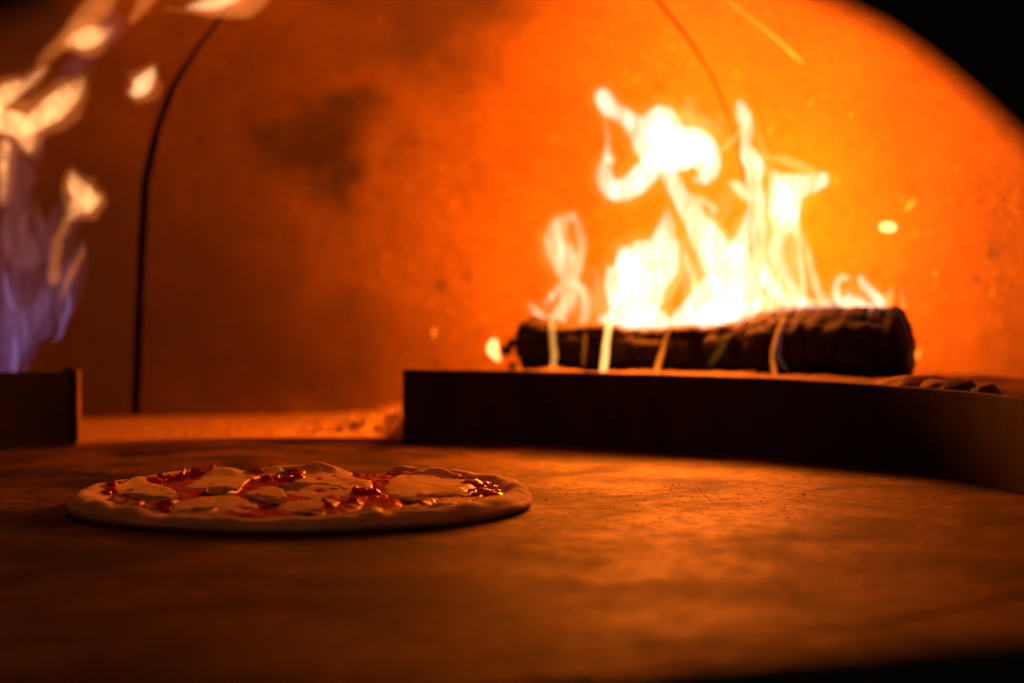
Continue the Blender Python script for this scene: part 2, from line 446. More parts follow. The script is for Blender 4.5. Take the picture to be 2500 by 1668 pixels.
# ------------------------------------------------------------------ mouth: arched front wall and sill, unlit side to the camera
ANG = math.radians(21)
MO = Vector((0.0, 0.5716, 0)); MX = Vector((math.cos(ANG), math.sin(ANG), 0)); MN = Vector((math.sin(ANG), -math.cos(ANG), 0))   # MN points at the viewer
mouth = empty('oven_mouth', (MO.x, MO.y, 0))
tag(mouth, 'black sooty arched mouth framing the view into the oven', 'oven mouth')
def mp(s, z, d): return MO+MX*s+Vector((0, 0, z))+MN*d
AR, AC = 0.2915, -0.029
vs, fs = [], []; n = 72
for k in range(n+1):
    a = math.pi*k/n
    wob = 0.0022*N((k*0.35, 1.0, 0.3), 1.0)+0.0016*N((k*1.3, 2.0, 0.3), 1.0)
    def on(r, d): return mp(-r*math.cos(a), max(AC+r*math.sin(a), -0.03), d)
    ex = 1/max(abs(math.cos(a)), abs(math.sin(a)))
    oz = mp(-0.85*math.cos(a)*ex, AC+0.66*math.sin(a)*ex if True else 0, 0)
    def outr(d):
        s, z = -math.cos(a)*ex*0.92, math.sin(a)*ex*0.60
        return mp(s, max(z, -0.03), d)
    vs += [on(AR+wob, 0.0), on(AR+0.05+wob, 0.035), outr(0.035), outr(-0.03), on(AR+0.02, -0.03), ]
for k in range(n):
    for q in range(5):
        a_, b_ = k*5+q, k*5+(q+1) % 5
        fs.append((a_, b_, b_+5, a_+5))
link('arch_wall', mesh('arch_wall', vs, fs), M_BLACK, mouth)
# sill: a bar whose upper edge is its inner edge, face falling away towards the viewer
Z_S = 0.045
vs, fs = [], []
n = 40
for k in range(n+1):
    s = -0.36+0.72*k/n
    e = 0.0012*N((s*40, 0, 0), 1.0)
    D = MN*0
    for (z, d) in ((Z_S+e, 0.003), (Z_S-0.002+e, -0.002), (-0.03, -0.004), (-0.03, 0.12), (Z_S-0.05, 0.12), (Z_S-0.006+e, 0.010)):
        vs.append(mp(s, z, d))
for k in range(n):
    for q in range(6):
        a_, b_ = k*6+q, k*6+(q+1) % 6
        fs.append((a_, b_, b_+6, a_+6))
fs.append(tuple(range(6))); fs.append(tuple(n*6+5-q for q in range(6)))
link('sill', mesh('sill', vs, fs), M_BLACK, mouth, smooth=False)

# ------------------------------------------------------------------ curved steel fire guards
def guard(name, a0, a1, label, end_skew=0.0, mat=None):
    n = max(12, int(abs(a1-a0)*50)); t = 0.005; r0 = DR+0.0018
    root_a = 0.5*(a0+a1)
    root = empty(name, (DC.x+r0*math.sin(root_a), DC.y+r0*math.cos(root_a), 0.0045))
    tag(root, label, 'fire guard', 'curved steel fire guards around the disc')
    vs, fs = [], []
    for k in range(n+1):
        for (r, z, sk) in ((r0, -0.004, 0), (r0, FH-0.0006, 0), (r0+0.0006, FH, 0), (r0+t-0.0006, FH, 1), (r0+t, FH-0.0006, 1), (r0+t, -0.004, 1)):
            a = a0+(a1-a0)*k/n
            if k == n and sk: a += end_skew
            if k == 0 and sk: a -= 0
            vs.append((DC.x+r*math.sin(a), DC.y+r*math.cos(a), z+0.0006*N((k*0.3, r, 4), 1)*(z > 0.02)))
    for k in range(n):
        for q in range(6):
            x, y = k*6+q, k*6+(q+1) % 6; fs.append((x, y, y+6, x+6))
    fs.append(tuple(range(6))); fs.append(tuple(n*6+5-q for q in range(6)))
    b = link('band', mesh('band', vs, fs), mat or M_STEEL, root, smooth=False)
    return root
aR0 = azim(at_z(985, 1079, 0.0)); aL1 = azim(at_z(172, 1085, 0.0))
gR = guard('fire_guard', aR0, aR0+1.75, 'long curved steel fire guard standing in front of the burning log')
gL = guard('fire_guard', aL1-1.2, aL1, 'short dark steel fire guard at left in front of the gas flame', end_skew=0.012, mat=M_BLK2)
# flat end tab of the left guard
pe = [(DC.x+(DR+0.0018)*math.sin(aL1), DC.y+(DR+0.0018)*math.cos(aL1))]
p0 = Vector((pe[0][0], pe[0][1], 0))
def tabbox(name, x0, x1, y0, y1, z0, z1, mat, parent):
    bm = bmesh.new(); bmesh.ops.create_cube(bm, size=1)
    for v in bm.verts: v.co = Vector((x0 if v.co.x < 0 else x1, y0 if v.co.y < 0 else y1, z0 if v.co.z < 0 else z1))
    bmesh.ops.bevel(bm, geom=bm.edges[:], offset=0.0006, segments=2, affect='EDGES')
    return link(name, from_bm(name, bm), mat, parent, smooth=False)
tabbox('end_post', p0.x+0.0003, p0.x+0.0042, p0.y-0.0005, p0.y+0.0125, 0.0046, FH+0.001, mat_steel('lit_plate', (0.22, 0.14, 0.08)), gL)  # paler than the band: firelight on the end is put into the colour
tabbox('lug', p0.x-0.0125, p0.x-0.002, p0.y+0.0085, p0.y+0.0125, FH-0.004, FH+0.003, M_BLK2, gL)

# ------------------------------------------------------------------ ash bed behind the right guard
def ash_height(a, r):
    # full to the guard's rim right of its end, sliding down to the floor on the left
    p = (math.sin(a)*r, math.cos(a)*r, 0)
    s = (a-aR0)*r
    f = smooth01(-0.12, 0.15, s+0.012*N(p, 30, 2))
    top = 0.0635+0.0035*FBM(p, 16, 1.0, 4)+0.0022*FBM(p, 70, 2.0, 3)
    g = max(0.0, 1-abs(r-0.70)/0.2)
    top += 0.004*g
    top -= 0.006*smooth01(0.04, 0.0, r-DR-0.012)
    if s < 0.004: f *= smooth01(0.010, 0.055, r-DR+0.012*N(p, 40, 8))
    h = 0.0035+f*(top-0.0035)
    # dusty skirt
    sk = smooth01(-0.26, -0.03, s)
    h += (1-f)*sk*(0.0022+0.002*FBM(p, 60, 5.0, 3)+0.0035*smooth01(0.70, 0.88, r))
    return h
vs, fs = [], []; na, nr = 340, 56
for i in range(na+1):
    a = aR0-0.40+(2.0)*i/na
    for j in range(nr+1):
        r = DR+0.0125+(DOME_R+0.01-DR-0.0125)*j/nr
        z = ash_height(a, r)
        if a < aR0: z -= 0.004*smooth01(0.02, 0.0, j/nr)*(0 if z > 0.02 else 1)
        vs.append((DC.x+r*math.sin(a), DC.y+r*math.cos(a), z))
for i in range(na):
    for j in range(nr):
        b = i*(nr+1)+j; fs.append((b, b+nr+1, b+nr+2, b+1))
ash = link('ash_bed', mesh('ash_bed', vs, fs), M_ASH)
tag(ash, 'pale wood ash banked up behind the long fire guard under the log', 'ash', kind='stuff')
def lump(bm, c, r, seed, sub=1, sq=(1, 1, 0.7)):
    g = bmesh.ops.create_icosphere(bm, subdivisions=sub, radius=1.0)
    rot = Matrix.Rotation(seed*1.7, 3, 'Z') @ Matrix.Rotation(seed*0.9, 3, 'X')
    for v in g['verts']:
        q = v.co.copy()
        k = 1+0.35*N(q, 1.6, seed)
        v.co = c + rot @ Vector((q.x*sq[0], q.y*sq[1], q.z*sq[2]))*r*k
bm = bmesh.new()
rng = random.Random(3)
for i in range(800):
    s = rng.uniform(-0.36, 0.04); r = rng.uniform(DR+0.03, DOME_R-0.01)
    if rng.random() < 0.35: s = rng.uniform(-0.09, 0.02)
    a = aR0+s/r
    sz = rng.uniform(0.0012, 0.0031)*(1.5 if s > -0.10 and rng.random() < 0.4 else 1)*(0.6 if s < -0.25 else 1)
    lump(bm, Vector((DC.x+r*math.sin(a), DC.y+r*math.cos(a), max(ash_height(a, r), 0.0045)+sz*0.3)), sz, i*0.37)
o = link('ash_grains', from_bm('ash_grains', bm), M_ASHG)
tag(o, 'loose grains of ash scattered on the floor between the two fire guards', 'ash', kind='stuff')

# ------------------------------------------------------------------ charcoal on the ash by the right end of the log
M_CHARC = mat_char('charcoal', ((0.02, 0.017, 0.02), (0.07, 0.055, 0.055)))
M_ASHC = mat_ash('ashy_charcoal', (0.22, 0.15, 0.11), (0.55, 0.44, 0.34))
coals = [  # px, py(top), size, flat, mat, label
    (2235, 913, 0.024, (1.45, 0.9, 0.62), M_ASHC, 'large ash-coated lump of charcoal against the right end of the log'),
    (2180, 927, 0.014, (1.3, 0.9, 0.6), M_ASHC, 'small ash-grey coal lying on the guard rim left of the large lump'),
    (2297, 927, 0.017, (1.3, 0.8, 0.55), M_ASHC, 'middle ash-coated coal right of the large lump'),
    (2352, 929, 0.016, (1.7, 0.8, 0.40), M_CHARC, 'flat blue-black splinter of charcoal lying behind the guard rim'),
    (2412, 939, 0.018, (1.9, 0.8, 0.40), M_CHARC, 'rightmost dark wedge of charcoal sloping down on the guard rim'),
]
for i, (px, py, s, sq, m, lab) in enumerate(coals):
    y = 1.725-0.15*(px-2180)/320
    p = at_y(px, py, y)
    bm = bmesh.new(); lump(bm, Vector((0, 0, 0)), s, 3.3+i*2.1, 3, sq)
    for v in bm.verts: v.co += v.normal*0.0 + Vector((0, 0, 0.0018*FBM(v.co, 180, i, 3)))
    me = from_bm('charcoal', bm)
    zt = max(v.co.z for v in me.vertices)
    o = link('charcoal_lump', me, m); o.location = (p.x, p.y, p.z-zt)
    tag(o, lab, 'charcoal', 'charcoal lumps on the ash behind the guard')

# ------------------------------------------------------------------ burning log
LA = Vector((0.015, 2.085, 0.0)); LB = Vector((0.378, 1.895, 0.0))
LD = (LB-LA); LLEN = LD.length; LDN = LD.normalized(); LN = Vector((LDN.y, -LDN.x, 0))     # LN faces the viewer
def log_y(x): return LA.y+(LB.y-LA.y)*(x-LA.x)/(LB.x-LA.x)
def log_prof(t):
    r = interp([(0, 0.0235), (0.04, 0.0265), (0.2, 0.0260), (0.4, 0.0245), (0.52, 0.0255), (0.64, 0.0295), (0.74, 0.0325), (0.92, 0.0335), (0.98, 0.031), (1.0, 0.025)], t)
    zc = 0.0655+r*0.97
    return r, zc
log = empty('burning_log', (LA.x+LD.x/2, LA.y+LD.y/2, 0.066))
tag(log, 'charred split log burning on the ash behind the long fire guard', 'log')
vs, fs = [], []; nt, ns = 150, 64
for i in range(nt+1):
    t = i/nt; r, zc = log_prof(t); c = LA+LD*t
    for k in range(ns):
        a = 2*math.pi*k/ns
        q = (t*LLEN, math.cos(a)*r, math.sin(a)*r)
        d = 1+0.24*FBM(q, 24, 3.0, 4)+0.07*FBM((q[0]*0.4, q[1], q[2]), 160, 7.0, 3)+0.07*math.cos(5*a+1.3+3*t)+0.05*math.cos(8*a+2.0-5*t)
        d *= 0.93/((abs(math.cos(a+0.25))**3.4+abs(math.sin(a+0.25))**3.4)**(1/3.4))
        # cross checking of charred wood
        ck = abs(N((q[0], q[1]*1.0, q[2]), 75, 9.0))
        d -= 0.05*max(0, 1-ck*7)
        p = c+LN*(r*d*math.cos(a))+Vector((0, 0, zc+r*d*math.sin(a)))
        vs.append(p)
ca, cb = len(vs), len(vs)+1
r, zc = log_prof(0); vs.append(LA+Vector((0, 0, zc))-LDN*0.003); r, zc = log_prof(1); vs.append(LB+Vector((0, 0, zc))+LDN*0.004)
for i in range(nt):
    for k in range(ns):
        k2 = (k+1) % ns
        fs.append((i*ns+k, i*ns+k2, (i+1)*ns+k2, (i+1)*ns+k))
for k in range(ns):
    k2 = (k+1) % ns
    fs.append((ca, k2, k)); fs.append((cb, nt*ns+k, nt*ns+k2))
link('wood', mesh('wood', vs, fs), M_CHAR, log)
M_BARK = mat_char('bark_plate', ((0.003, 0.0025, 0.0025), (0.026, 0.014, 0.009)))
rng = random.Random(11)
def bark(t0, t1, a0, a1, th):
    vs, fs = [], []; nt, na = 6, 5; sd = rng.random()*50
    for l in (0, 1):
        for i in range(nt+1):
            for k in range(na+1):
                f, g = i/nt, k/na
                t = t0+(t1-t0)*f+0.014*N((g*3, sd, f), 1); a = a0+(a1-a0)*g+0.10*N((f*3, sd, g), 1)
                r, zc = log_prof(min(max(t, 0), 1)); edge = 1-max(abs(2*f-1), abs(2*g-1))**6
                rr = r*1.0+(th*(0.55+0.45*edge)+0.0012*N((f*4, g*4, sd), 1) if l else -0.003)
                vs.append(LA+LD*t+LN*(rr*math.cos(a))+Vector((0, 0, zc+rr*math.sin(a))))
    L = (nt+1)*(na+1)
    for i in range(nt):
        for k in range(na):
            b = i*(na+1)+k
            fs.append((b, b+1, b+na+2, b+na+1)); fs.append((L+b, L+b+na+1, L+b+na+2, L+b+1))
    for i in range(nt):
        for k in (0, na):
            b = i*(na+1)+k; fs.append((b, b+na+1, L+b+na+1, L+b) if k == 0 else (b, L+b, L+b+na+1, b+na+1))
    for k in range(na):
        for i in (0, nt):
            b = i*(na+1)+k; fs.append((b, L+b, L+b+1, b+1) if i == 0 else (b, b+1, L+b+1, L+b))
    link('bark_plate', mesh('bark_plate', vs, fs), M_BARK, log)
t = 0.62
while t < 0.985:
    dt = rng.uniform(0.04, 0.10)
    bark(t, min(t+dt-0.007, 0.995), rng.uniform(-1.2, -0.6), rng.uniform(0.1, 0.7), rng.uniform(0.0008, 0.003))
    if rng.random() < 0.8: bark(t+0.004, min(t+dt-0.003, 0.995), rng.uniform(0.65, 0.8), rng.uniform(1.5, 1.8), rng.uniform(0.0008, 0.0025))
    t += dt
for t in (0.08, 0.15, 0.24, 0.33, 0.42, 0.52):
    bark(t+rng.uniform(-0.01, 0.01), t+rng.uniform(0.055, 0.085), rng.uniform(-0.8, -0.5), rng.uniform(0.2, 0.9), rng.uniform(0.001, 0.0025))
M_EMB = mat_ember('glowing_ember', (1.0, 0.30, 0.05, 1), 2.2)
for i in range(9):   # crumbling glowing end of the log
    p = LA+LDN*rng.uniform(-0.018, 0.012)+LN*rng.uniform(-0.012, 0.024)
    bm = bmesh.new(); sz = rng.uniform(0.004, 0.008)
    lump(bm, Vector((p.x, p.y, 0.066+rng.uniform(0.0, 0.032))), sz, i*3.1, 2, (1, 0.8, 0.8))
    link('ember_crumb', from_bm('ember_crumb', bm), M_EMB if i % 2 else M_CHAR, log)

# ------------------------------------------------------------------ flames: closed glowing gas volumes
def blob_mesh(name, strokes, voxel, wob=0.0014, smooth_it=4):
    bm = bmesh.new()
    for pts, rad, flat in strokes:
        tube_into(bm, pts, rad, 10, flat)
    bmesh.ops.recalc_face_normals(bm, faces=bm.faces)
    me = from_bm(name, bm)
    tmp = bpy.data.objects.new('tmp', me); C.objects.link(tmp)
    m = tmp.modifiers.new('r', 'REMESH'); m.mode = 'VOXEL'; m.voxel_size = voxel
    s = tmp.modifiers.new('s', 'SMOOTH'); s.factor = 0.5; s.iterations = smooth_it
    dg = bpy.context.evaluated_depsgraph_get()
    out = bpy.data.meshes.new_from_object(tmp.evaluated_get(dg))
    C.objects.unlink(tmp); bpy.data.objects.remove(tmp); bpy.data.meshes.remove(me)
    for v in out.vertices:
        c = v.co
        v.co = c+Vector((N(c, 55, 1), N(c, 55, 5), 0.5*N(c, 55, 9)))*wob
    out.name = name
    return out
S3 = 1200/2267.0
def fl(pts, off=0.0, flat=0.8, grow=1.22):
    """a tongue traced as (x, y, half width) on a sheet standing over the log; off pushes it towards (-) or away from (+) the viewer"""
    P, R = [], []
    for x, y, r in pts:
        px, py = 1150+x*S3, 150+y*S3
        d = ray(px, py); # meet the upright sheet along the log
        k = (LA.y+off-LA.x*(LD.y/LD.x))/(d.y-d.x*(LD.y/LD.x))
        p = CAM+d*k
        P.append((p.x, p.y, p.z)); R.append(grow*r*S3/FPX*p.y)
    Q = catmull([(*p, r) for p, r in zip([Vector(p) for p in P], R)], 5) if False else None
    V = catmull(P, 5)
    RR = catmull([(r, 0, 0) for r in R], 5)
    return (V, [max(0.0008, q.x) for q in RR], flat)

M_FW = mat_flame('flame_white', (1.0, 0.63, 0.50), 132, stretch=(110, 110, 20), lo=0.2)
M_FY = mat_flame('flame_yellow', (1.0, 0.55, 0.36), 105, stretch=(110, 110, 20), lo=0.2)
M_FO = mat_flame('flame_orange', (1.0, 0.20, 0.012), 300, lo=None)
M_FT = mat_flame('flame_strip', (1.0, 0.42, 0.11), 430, lo=None)
M_FL = mat_flame('flame_lick_on_bark', (1.0, 0.36, 0.07), 230, lo=None)
M_FP = mat_flame('flame_wisp', (1.0, 0.30, 0.10), 90, lo=None)
M_FV = mat_flame('flame_violet', (0.62, 0.22, 0.22), 30, lo=None)
M_H1 = mat_flame('flame_halo', (1.0, 0.26, 0.03), 15, lo=None)
M_H2 = mat_flame('gas_halo', (1.0, 0.24, 0.045), 13, lo=None)
fire = empty('log_fire', (0.18, 1.96, 0.066))
tag(fire, 'tall white and yellow fire with curling tongues rising from the log', 'fire')
HALO = {}
def tongue(strokes, mat, voxel=0.0017, parent=fire, name='flame_tongue', wob=0.0014, halo=None):
    o = link(name, blob_mesh(name, strokes, voxel, wob), mat, parent)
    if halo is not None:      # soft orange glow added around the tongue
        wide = [(P, [r*1.6+0.003 for r in R], f*1.1) for P, R, f in strokes]
        HALO.setdefault(halo.name, []).extend(wide)
    return o
# left ribbon that loops back on itself
tongue([fl([(330, 1185, 14), (400, 1172, 26), (440, 1110, 34), (458, 1020, 34), (425, 915, 55), (395, 830, 52), (412, 755, 36), (462, 706, 14)], 0.0, 0.45),
        fl([(462, 1020, 26), (497, 930, 21), (508, 840, 19), (496, 760, 16), (468, 708, 12)], 0.004, 0.7),
        fl([(325, 1150, 10), (380, 1075, 16), (440, 1010, 16)], -0.006, 0.8),
        fl([(275, 1110, 8), (295, 1150, 16), (335, 1185, 18), (420, 1195, 20)], 0.0, 0.8),
        fl([(470, 1020, 16), (520, 1060, 18), (535, 1150, 22), (520, 1200, 18)], 0.008, 0.8)], M_FY, halo=M_H1)
# broad white body in the middle left
tongue([fl([(610, 1190, 26), (700, 1195, 55), (790, 1190, 62), (860, 1190, 50)], -0.005, 0.5),
        fl([(740, 1190, 85), (745, 1080, 95), (750, 980, 85), (775, 910, 72), (850, 880, 62), (890, 800, 44), (905, 730, 28), (905, 682, 12)], 0.0, 0.4),
        fl([(640, 960, 20), (650, 1030, 34), (690, 1100, 48)], -0.01, 0.6),
        fl([(705, 880, 34), (720, 950, 48), (740, 1010, 60)], 0.005, 0.5),
        fl([(920, 860, 44), (900, 940, 50), (850, 1020, 50), (820, 1100, 60)], 0.006, 0.5)], M_FW, halo=M_H1)
# the tall S-shaped stem with its curled head
tongue([fl([(1010, 1205, 26), (1090, 1185, 52), (1180, 1130, 76), (1185, 1030, 74), (1140, 920, 68), (1080, 810, 60), (1010, 690, 46), (950, 590, 36), (915, 510, 42), (905, 430, 66)], 0.0, 0.5),
        fl([(905, 440, 60), (890, 350, 84), (885, 270, 62), (800, 295, 42), (720, 262, 34), (650, 220, 38), (608, 165, 38)], 0.01, 0.5),
        fl([(880, 400, 60), (980, 400, 88), (1050, 420, 82), (1085, 470, 60), (1080, 525, 44), (1040, 545, 24)], 0.0, 0.5),
        fl([(870, 440, 50), (820, 500, 52), (745, 570, 50), (670, 595, 44), (618, 555, 38), (615, 490, 34), (645, 455, 20)], -0.01, 0.55),
        fl([(850, 440, 55), (800, 390, 46), (760, 330, 36), (720, 290, 26)], 0.004, 0.5),
        fl([(600, 200, 10), (622, 290, 9), (630, 380, 11), (630, 450, 18)], 0.0, 0.9)], M_FW, halo=M_H1)
# base sheet rising along the log to the right stem
tongue([fl([(880, 1235, 12), (960, 1190, 38), (1050, 1110, 48), (1110, 1030, 44)], -0.012, 0.5),
        fl([(900, 1215, 26), (1000, 1205, 36), (1130, 1190, 44), (1260, 1155, 40), (1310, 1130, 30)], -0.008, 0.5),
        fl([(1060, 1240, 14), (1068, 1200, 22), (1080, 1150, 30)], -0.016, 0.7),
        fl([(1230, 860, 34), (1275, 950, 46), (1295, 1050, 48), (1290, 1130, 44)], 0.008, 0.45)], M_FW, halo=M_H1)
tongue([fl([(985, 880, 10), (1005, 950, 18), (1025, 1020, 18), (1050, 1080, 22)], 0.006, 0.8),
        fl([(1100, 700, 8), (1140, 780, 22), (1190, 860, 34), (1240, 940, 36)], 0.012, 0.6),
        fl([(1010, 620, 10), (1080, 650, 18), (1130, 690, 12)], 0.014, 0.8),
        fl([(1200, 560, 16), (1235, 585, 26), (1270, 620, 24)], 0.014, 0.8)], M_FY, halo=M_H1)
# right column
tongue([fl([(1238, 195, 20), (1258, 250, 30), (1275, 310, 27), (1268, 380, 24), (1285, 440, 38), (1312, 490, 42), (1305, 560, 34), (1322, 640, 36), (1300, 730, 36), (1255, 820, 36), (1210, 890, 34)], 0.01, 0.55),
        fl([(1310, 640, 30), (1330, 740, 34), (1330, 850, 36), (1345, 950, 34), (1385, 1030, 32), (1450, 1100, 26)], 0.014, 0.5)], M_FW, halo=M_H1)
tongue([fl([(1160, 410, 14), (1205, 360, 18), (1255, 310, 16)], 0.016, 0.9)], M_FP)
tongue([fl([(1360, 440, 12), (1440, 455, 22), (1520, 480, 20), (1580, 510, 16)], 0.02, 0.8),
        fl([(1325, 330, 10), (1340, 390, 12), (1365, 445, 14)], 0.02, 0.9)], M_FP)
tongue([fl([(890, 1130, 14), (920, 1050, 30), (960, 960, 22), (975, 890, 10)], 0.02, 0.8)], M_FP)
# right broad tongue with hanging strands
tongue([fl([(1620, 542, 34), (1570, 562, 44), (1500, 575, 52), (1430, 560, 46), (1395, 525, 28)], 0.0, 0.5),
        fl([(1420, 580, 46), (1430, 660, 58), (1445, 720, 56), (1425, 800, 34), (1405, 880, 34), (1430, 960, 30), (1480, 1050, 28), (1520, 1120, 30)], 0.004, 0.45),
        fl([(1490, 620, 40), (1488, 700, 28), (1498, 790, 19), (1515, 900, 17), (1530, 1010, 17), (1535, 1110, 24)], -0.004, 0.6)], M_FW, halo=M_H1)
tongue([fl([(1510, 760, 8), (1545, 850, 14), (1570, 950, 18), (1600, 1050, 20), (1650, 1135, 22)], 0.006, 0.7),
        fl([(1330, 1110, 40), (1430, 1125, 36), (1540, 1125, 36), (1650, 1130, 26), (1770, 1132, 22), (1890, 1150, 14)], -0.002, 0.5),
        fl([(1320, 890, 16), (1345, 980, 24), (1400, 1060, 26), (1460, 1110, 24)], -0.004, 0.6)], M_FY, halo=M_H1)
tongue([fl([(1745, 1000, 12), (1705, 998, 17), (1682, 1040, 16), (1690, 1100, 22), (1750, 1125, 24)], 0.006, 0.8),
        fl([(1798, 995, 14), (1815, 1035, 20), (1855, 1075, 22), (1905, 1120, 20)], -0.004, 0.9),
        fl([(1730, 1080, 16), (1800, 1115, 20), (1890, 1148, 12)], 0.0, 0.8)], M_FW, halo=M_H1)
tongue([fl([(1945, 1040, 10), (1930, 1080, 24), (1915, 1135, 22)], 0.006, 0.8),
        fl([(1985, 1060, 10), (1990, 1130, 14), (1950, 1150, 12)], 0.008, 0.8)], M_FP)
# thin veils of burning gas between the tongues
M_FS = mat_flame('flame_veil', (1.0, 0.50, 0.28), 20, stretch=(90, 90, 16), lo=0.05)
tongue([fl([(1450, 1100, 70), (1440, 950, 90), (1430, 780, 80), (1450, 620, 50)], 0.02, 0.5),
        fl([(1330, 1090, 60), (1290, 900, 60), (1250, 760, 50)], 0.02, 0.5)], M_FS, 0.003)
tongue([fl([(1080, 1150, 80), (1060, 1000, 90), (1010, 860, 60)], 0.025, 0.4), fl([(1130, 760, 30), (1160, 660, 50), (1190, 600, 30)], 0.02, 0.5), fl([(1060, 1000, 60), (1130, 760, 30)], 0.022, 0.5)], M_FS, 0.003)
tongue([fl([(660, 1130, 60), (590, 1050, 40), (560, 950, 20)], 0.02, 0.5), fl([(420, 1150, 50), (500, 1100, 40), (600, 1130, 40)], 0.02, 0.5)], M_FS, 0.003)
tongue([fl([(1010, 200, 40), (1030, 290, 60), (1110, 330, 50), (1150, 260, 30)], 0.03, 0.4)], M_FS, 0.003)
tongue([fl([(1600, 1120, 30), (1720, 1080, 40), (1800, 1090, 40), (1900, 1110, 30)], 0.02, 0.5)], M_FS, 0.003)
link('flame_halo', blob_mesh('flame_halo', HALO[M_H1.name], 0.0032, 0.004), M_H1, fire)
# thin tongues licking down the face of the log
FR = -0.052
tongue([fl([(378, 1425, 17), (382, 1340, 19), (375, 1260, 17), (372, 1195, 20)], FR, 0.6, 1.0)], M_FL)
tongue([fl([(612, 1425, 21), (618, 1340, 21), (630, 1260, 19), (640, 1195, 24)], FR, 0.8, 1.0)], M_FT)
tongue([fl([(522, 1400, 12), (522, 1320, 14), (526, 1250, 12)], FR, 0.5, 0.8)], M_FO)
tongue([fl([(852, 1428, 22), (880, 1350, 20), (902, 1270, 14), (925, 1215, 14)], FR, 0.7, 0.8)], M_FO)
tongue([fl([(1405, 1450, 20), (1390, 1370, 17), (1400, 1280, 17), (1440, 1180, 18)], FR-0.012, 0.6, 0.8)], M_FO)
tongue([fl([(1470, 1440, 14), (1420, 1370, 22), (1418, 1290, 22), (1450, 1190, 18)], FR-0.008, 0.5, 0.8)], M_FV)
tongue([fl([(1960, 1150, 12), (2005, 1220, 11), (2028, 1310, 10), (2030, 1390, 12), (2015, 1440, 8)], -0.01, 0.9, 0.8)], M_FV)
tongue([fl([(1100, 1400, 24), (1150, 1330, 30), (1180, 1240, 20)], FR, 0.3, 0.8)], mat_flame('flame_faint', (1.0, 0.38, 0.03), 26, lo=None))
# haze added around the fire for the yellow glow close to the flames
M_GLOW = mat_flame('glow_haze', (1.0, 0.24, 0.003), 2.2, lo=None)
tongue([fl([(700, 1120, 150), (780, 900, 190), (860, 650, 210), (900, 400, 230), (960, 250, 150)], 0.02, 0.25),
        fl([(1350, 1080, 170), (1330, 850, 210), (1300, 600, 230), (1240, 380, 200), (1150, 230, 140)], 0.02, 0.25),
        fl([(420, 1130, 110), (450, 950, 130), (500, 800, 100)], 0.02, 0.3)], M_GLOW, 0.006, name='glow_haze', wob=0.006)

# ------------------------------------------------------------------ sparks and loose licks of fire
def spark(pts, mat, label, off=0.02, flat=0.8, grp='sparks flying around the log fire'):
    o = link('spark', blob_mesh('spark', [fl(pts, off, flat)], 0.0012, 0.0008, 2), mat)
    c = sum((v.co for v in o.data.vertices), Vector())/len(o.data.vertices)
    for v in o.data.vertices: v.co -= c
    o.location = c
    return tag(o, label, 'spark', grp)
spark([(1905, 764, 24), (1938, 766, 24)], M_FT, 'bright white squarish spark flying right of the tall flames', 0.0)
spark([(2045, 640, 12), (2022, 668, 16), (2005, 690, 8)], M_FO, 'dim orange spark above the white squarish spark', 0.02)
spark([(105, 1300, 22), (100, 1330, 26), (125, 1375, 14)], M_FT, 'white lick of flame left of the log end, above the guard', -0.05)
spark([(2070, 1325, 8), (2062, 1350, 14), (2055, 1375, 8)], M_FO, 'small orange spark at the right end of the log', 0.0)
spark([(1685, 525, 6), (1690, 560, 11)], M_FO, 'tiny orange spark beside the tip of the right tongue', 0.0)
spark([(-170, 1225, 6), (-172, 1250, 10), (-172, 1275, 6)], M_FO, 'faint orange spark far left of the log above the guard', 0.02)
spark([(2140, 960, 6), (2142, 985, 9)], M_FO, 'faint spark against the wall right of the small flames', 0.05)
spark([(2190, 1072, 6), (2195, 1085, 8)], M_FO, 'faint rightmost spark against the glowing wall', 0.05)

# ------------------------------------------------------------------ gas flame behind the left guard
def gl(pts, y=2.02, flat=0.8):
    P, R = [], []
    for x, yy, r in pts:     # traced on an upright sheet over the burner
        p = at_y(x*1.0638, yy*1.0638, y); P.append(p); R.append(1.22*r*1.0638/FPX*y)
    V = catmull(P, 5); RR = catmull([(r, 0, 0) for r in R], 5)
    return (V, [max(0.0008, q.x) for q in RR], flat)
gas = empty('gas_flame', (-0.50, 2.02, 0.066))
tag(gas, 'violet and peach gas flame breaking into licks behind the left fire guard', 'gas flame')
M_G1 = mat_flame('gas_peach', (1.0, 0.44, 0.15), 88, stretch=(60, 60, 40), lo=0.35)
M_GB = mat_flame('gas_bright', (1.0, 0.56, 0.25), 110, lo=None)
M_G2 = mat_flame('gas_orange', (1.0, 0.26, 0.05), 46, lo=None)
M_G3 = mat_flame('gas_violet', (0.42, 0.24, 0.85), 13, stretch=(90, 60, 16), lo=0.1,
                 zramp=(0.06, 0.28, [(0.0, (0.20, 0.18, 0.72)), (0.35, (0.34, 0.17, 0.38)), (1.0, (0.75, 0.22, 0.13))], [(0.0, 1.0), (0.5, 0.8), (1.0, 0.6)]))
def lick(strokes, mat, voxel=0.0022, name='flame_lick', wob=0.002): return tongue(strokes, mat, voxel, gas, name, wob, M_H2 if mat in (M_G1, M_GB) else None)
lick([gl([(357, 152, 5), (345, 172, 14), (328, 196, 21), (312, 212, 14), (295, 212, 6)], 2.0, 0.6)], M_GB)
lick([gl([(160, 98, 12), (190, 90, 22), (225, 80, 20), (255, 68, 8)], 2.02, 0.6)], M_G1)
lick([gl([(432, 18, 6), (470, 12, 13), (510, 4, 14), (545, -10, 12)], 2.02, 0.7)], M_GB)
lick([gl([(60, 300, 14), (95, 268, 24), (135, 240, 27), (165, 212, 22), (190, 182, 7)], 2.02, 0.5)], M_G1)
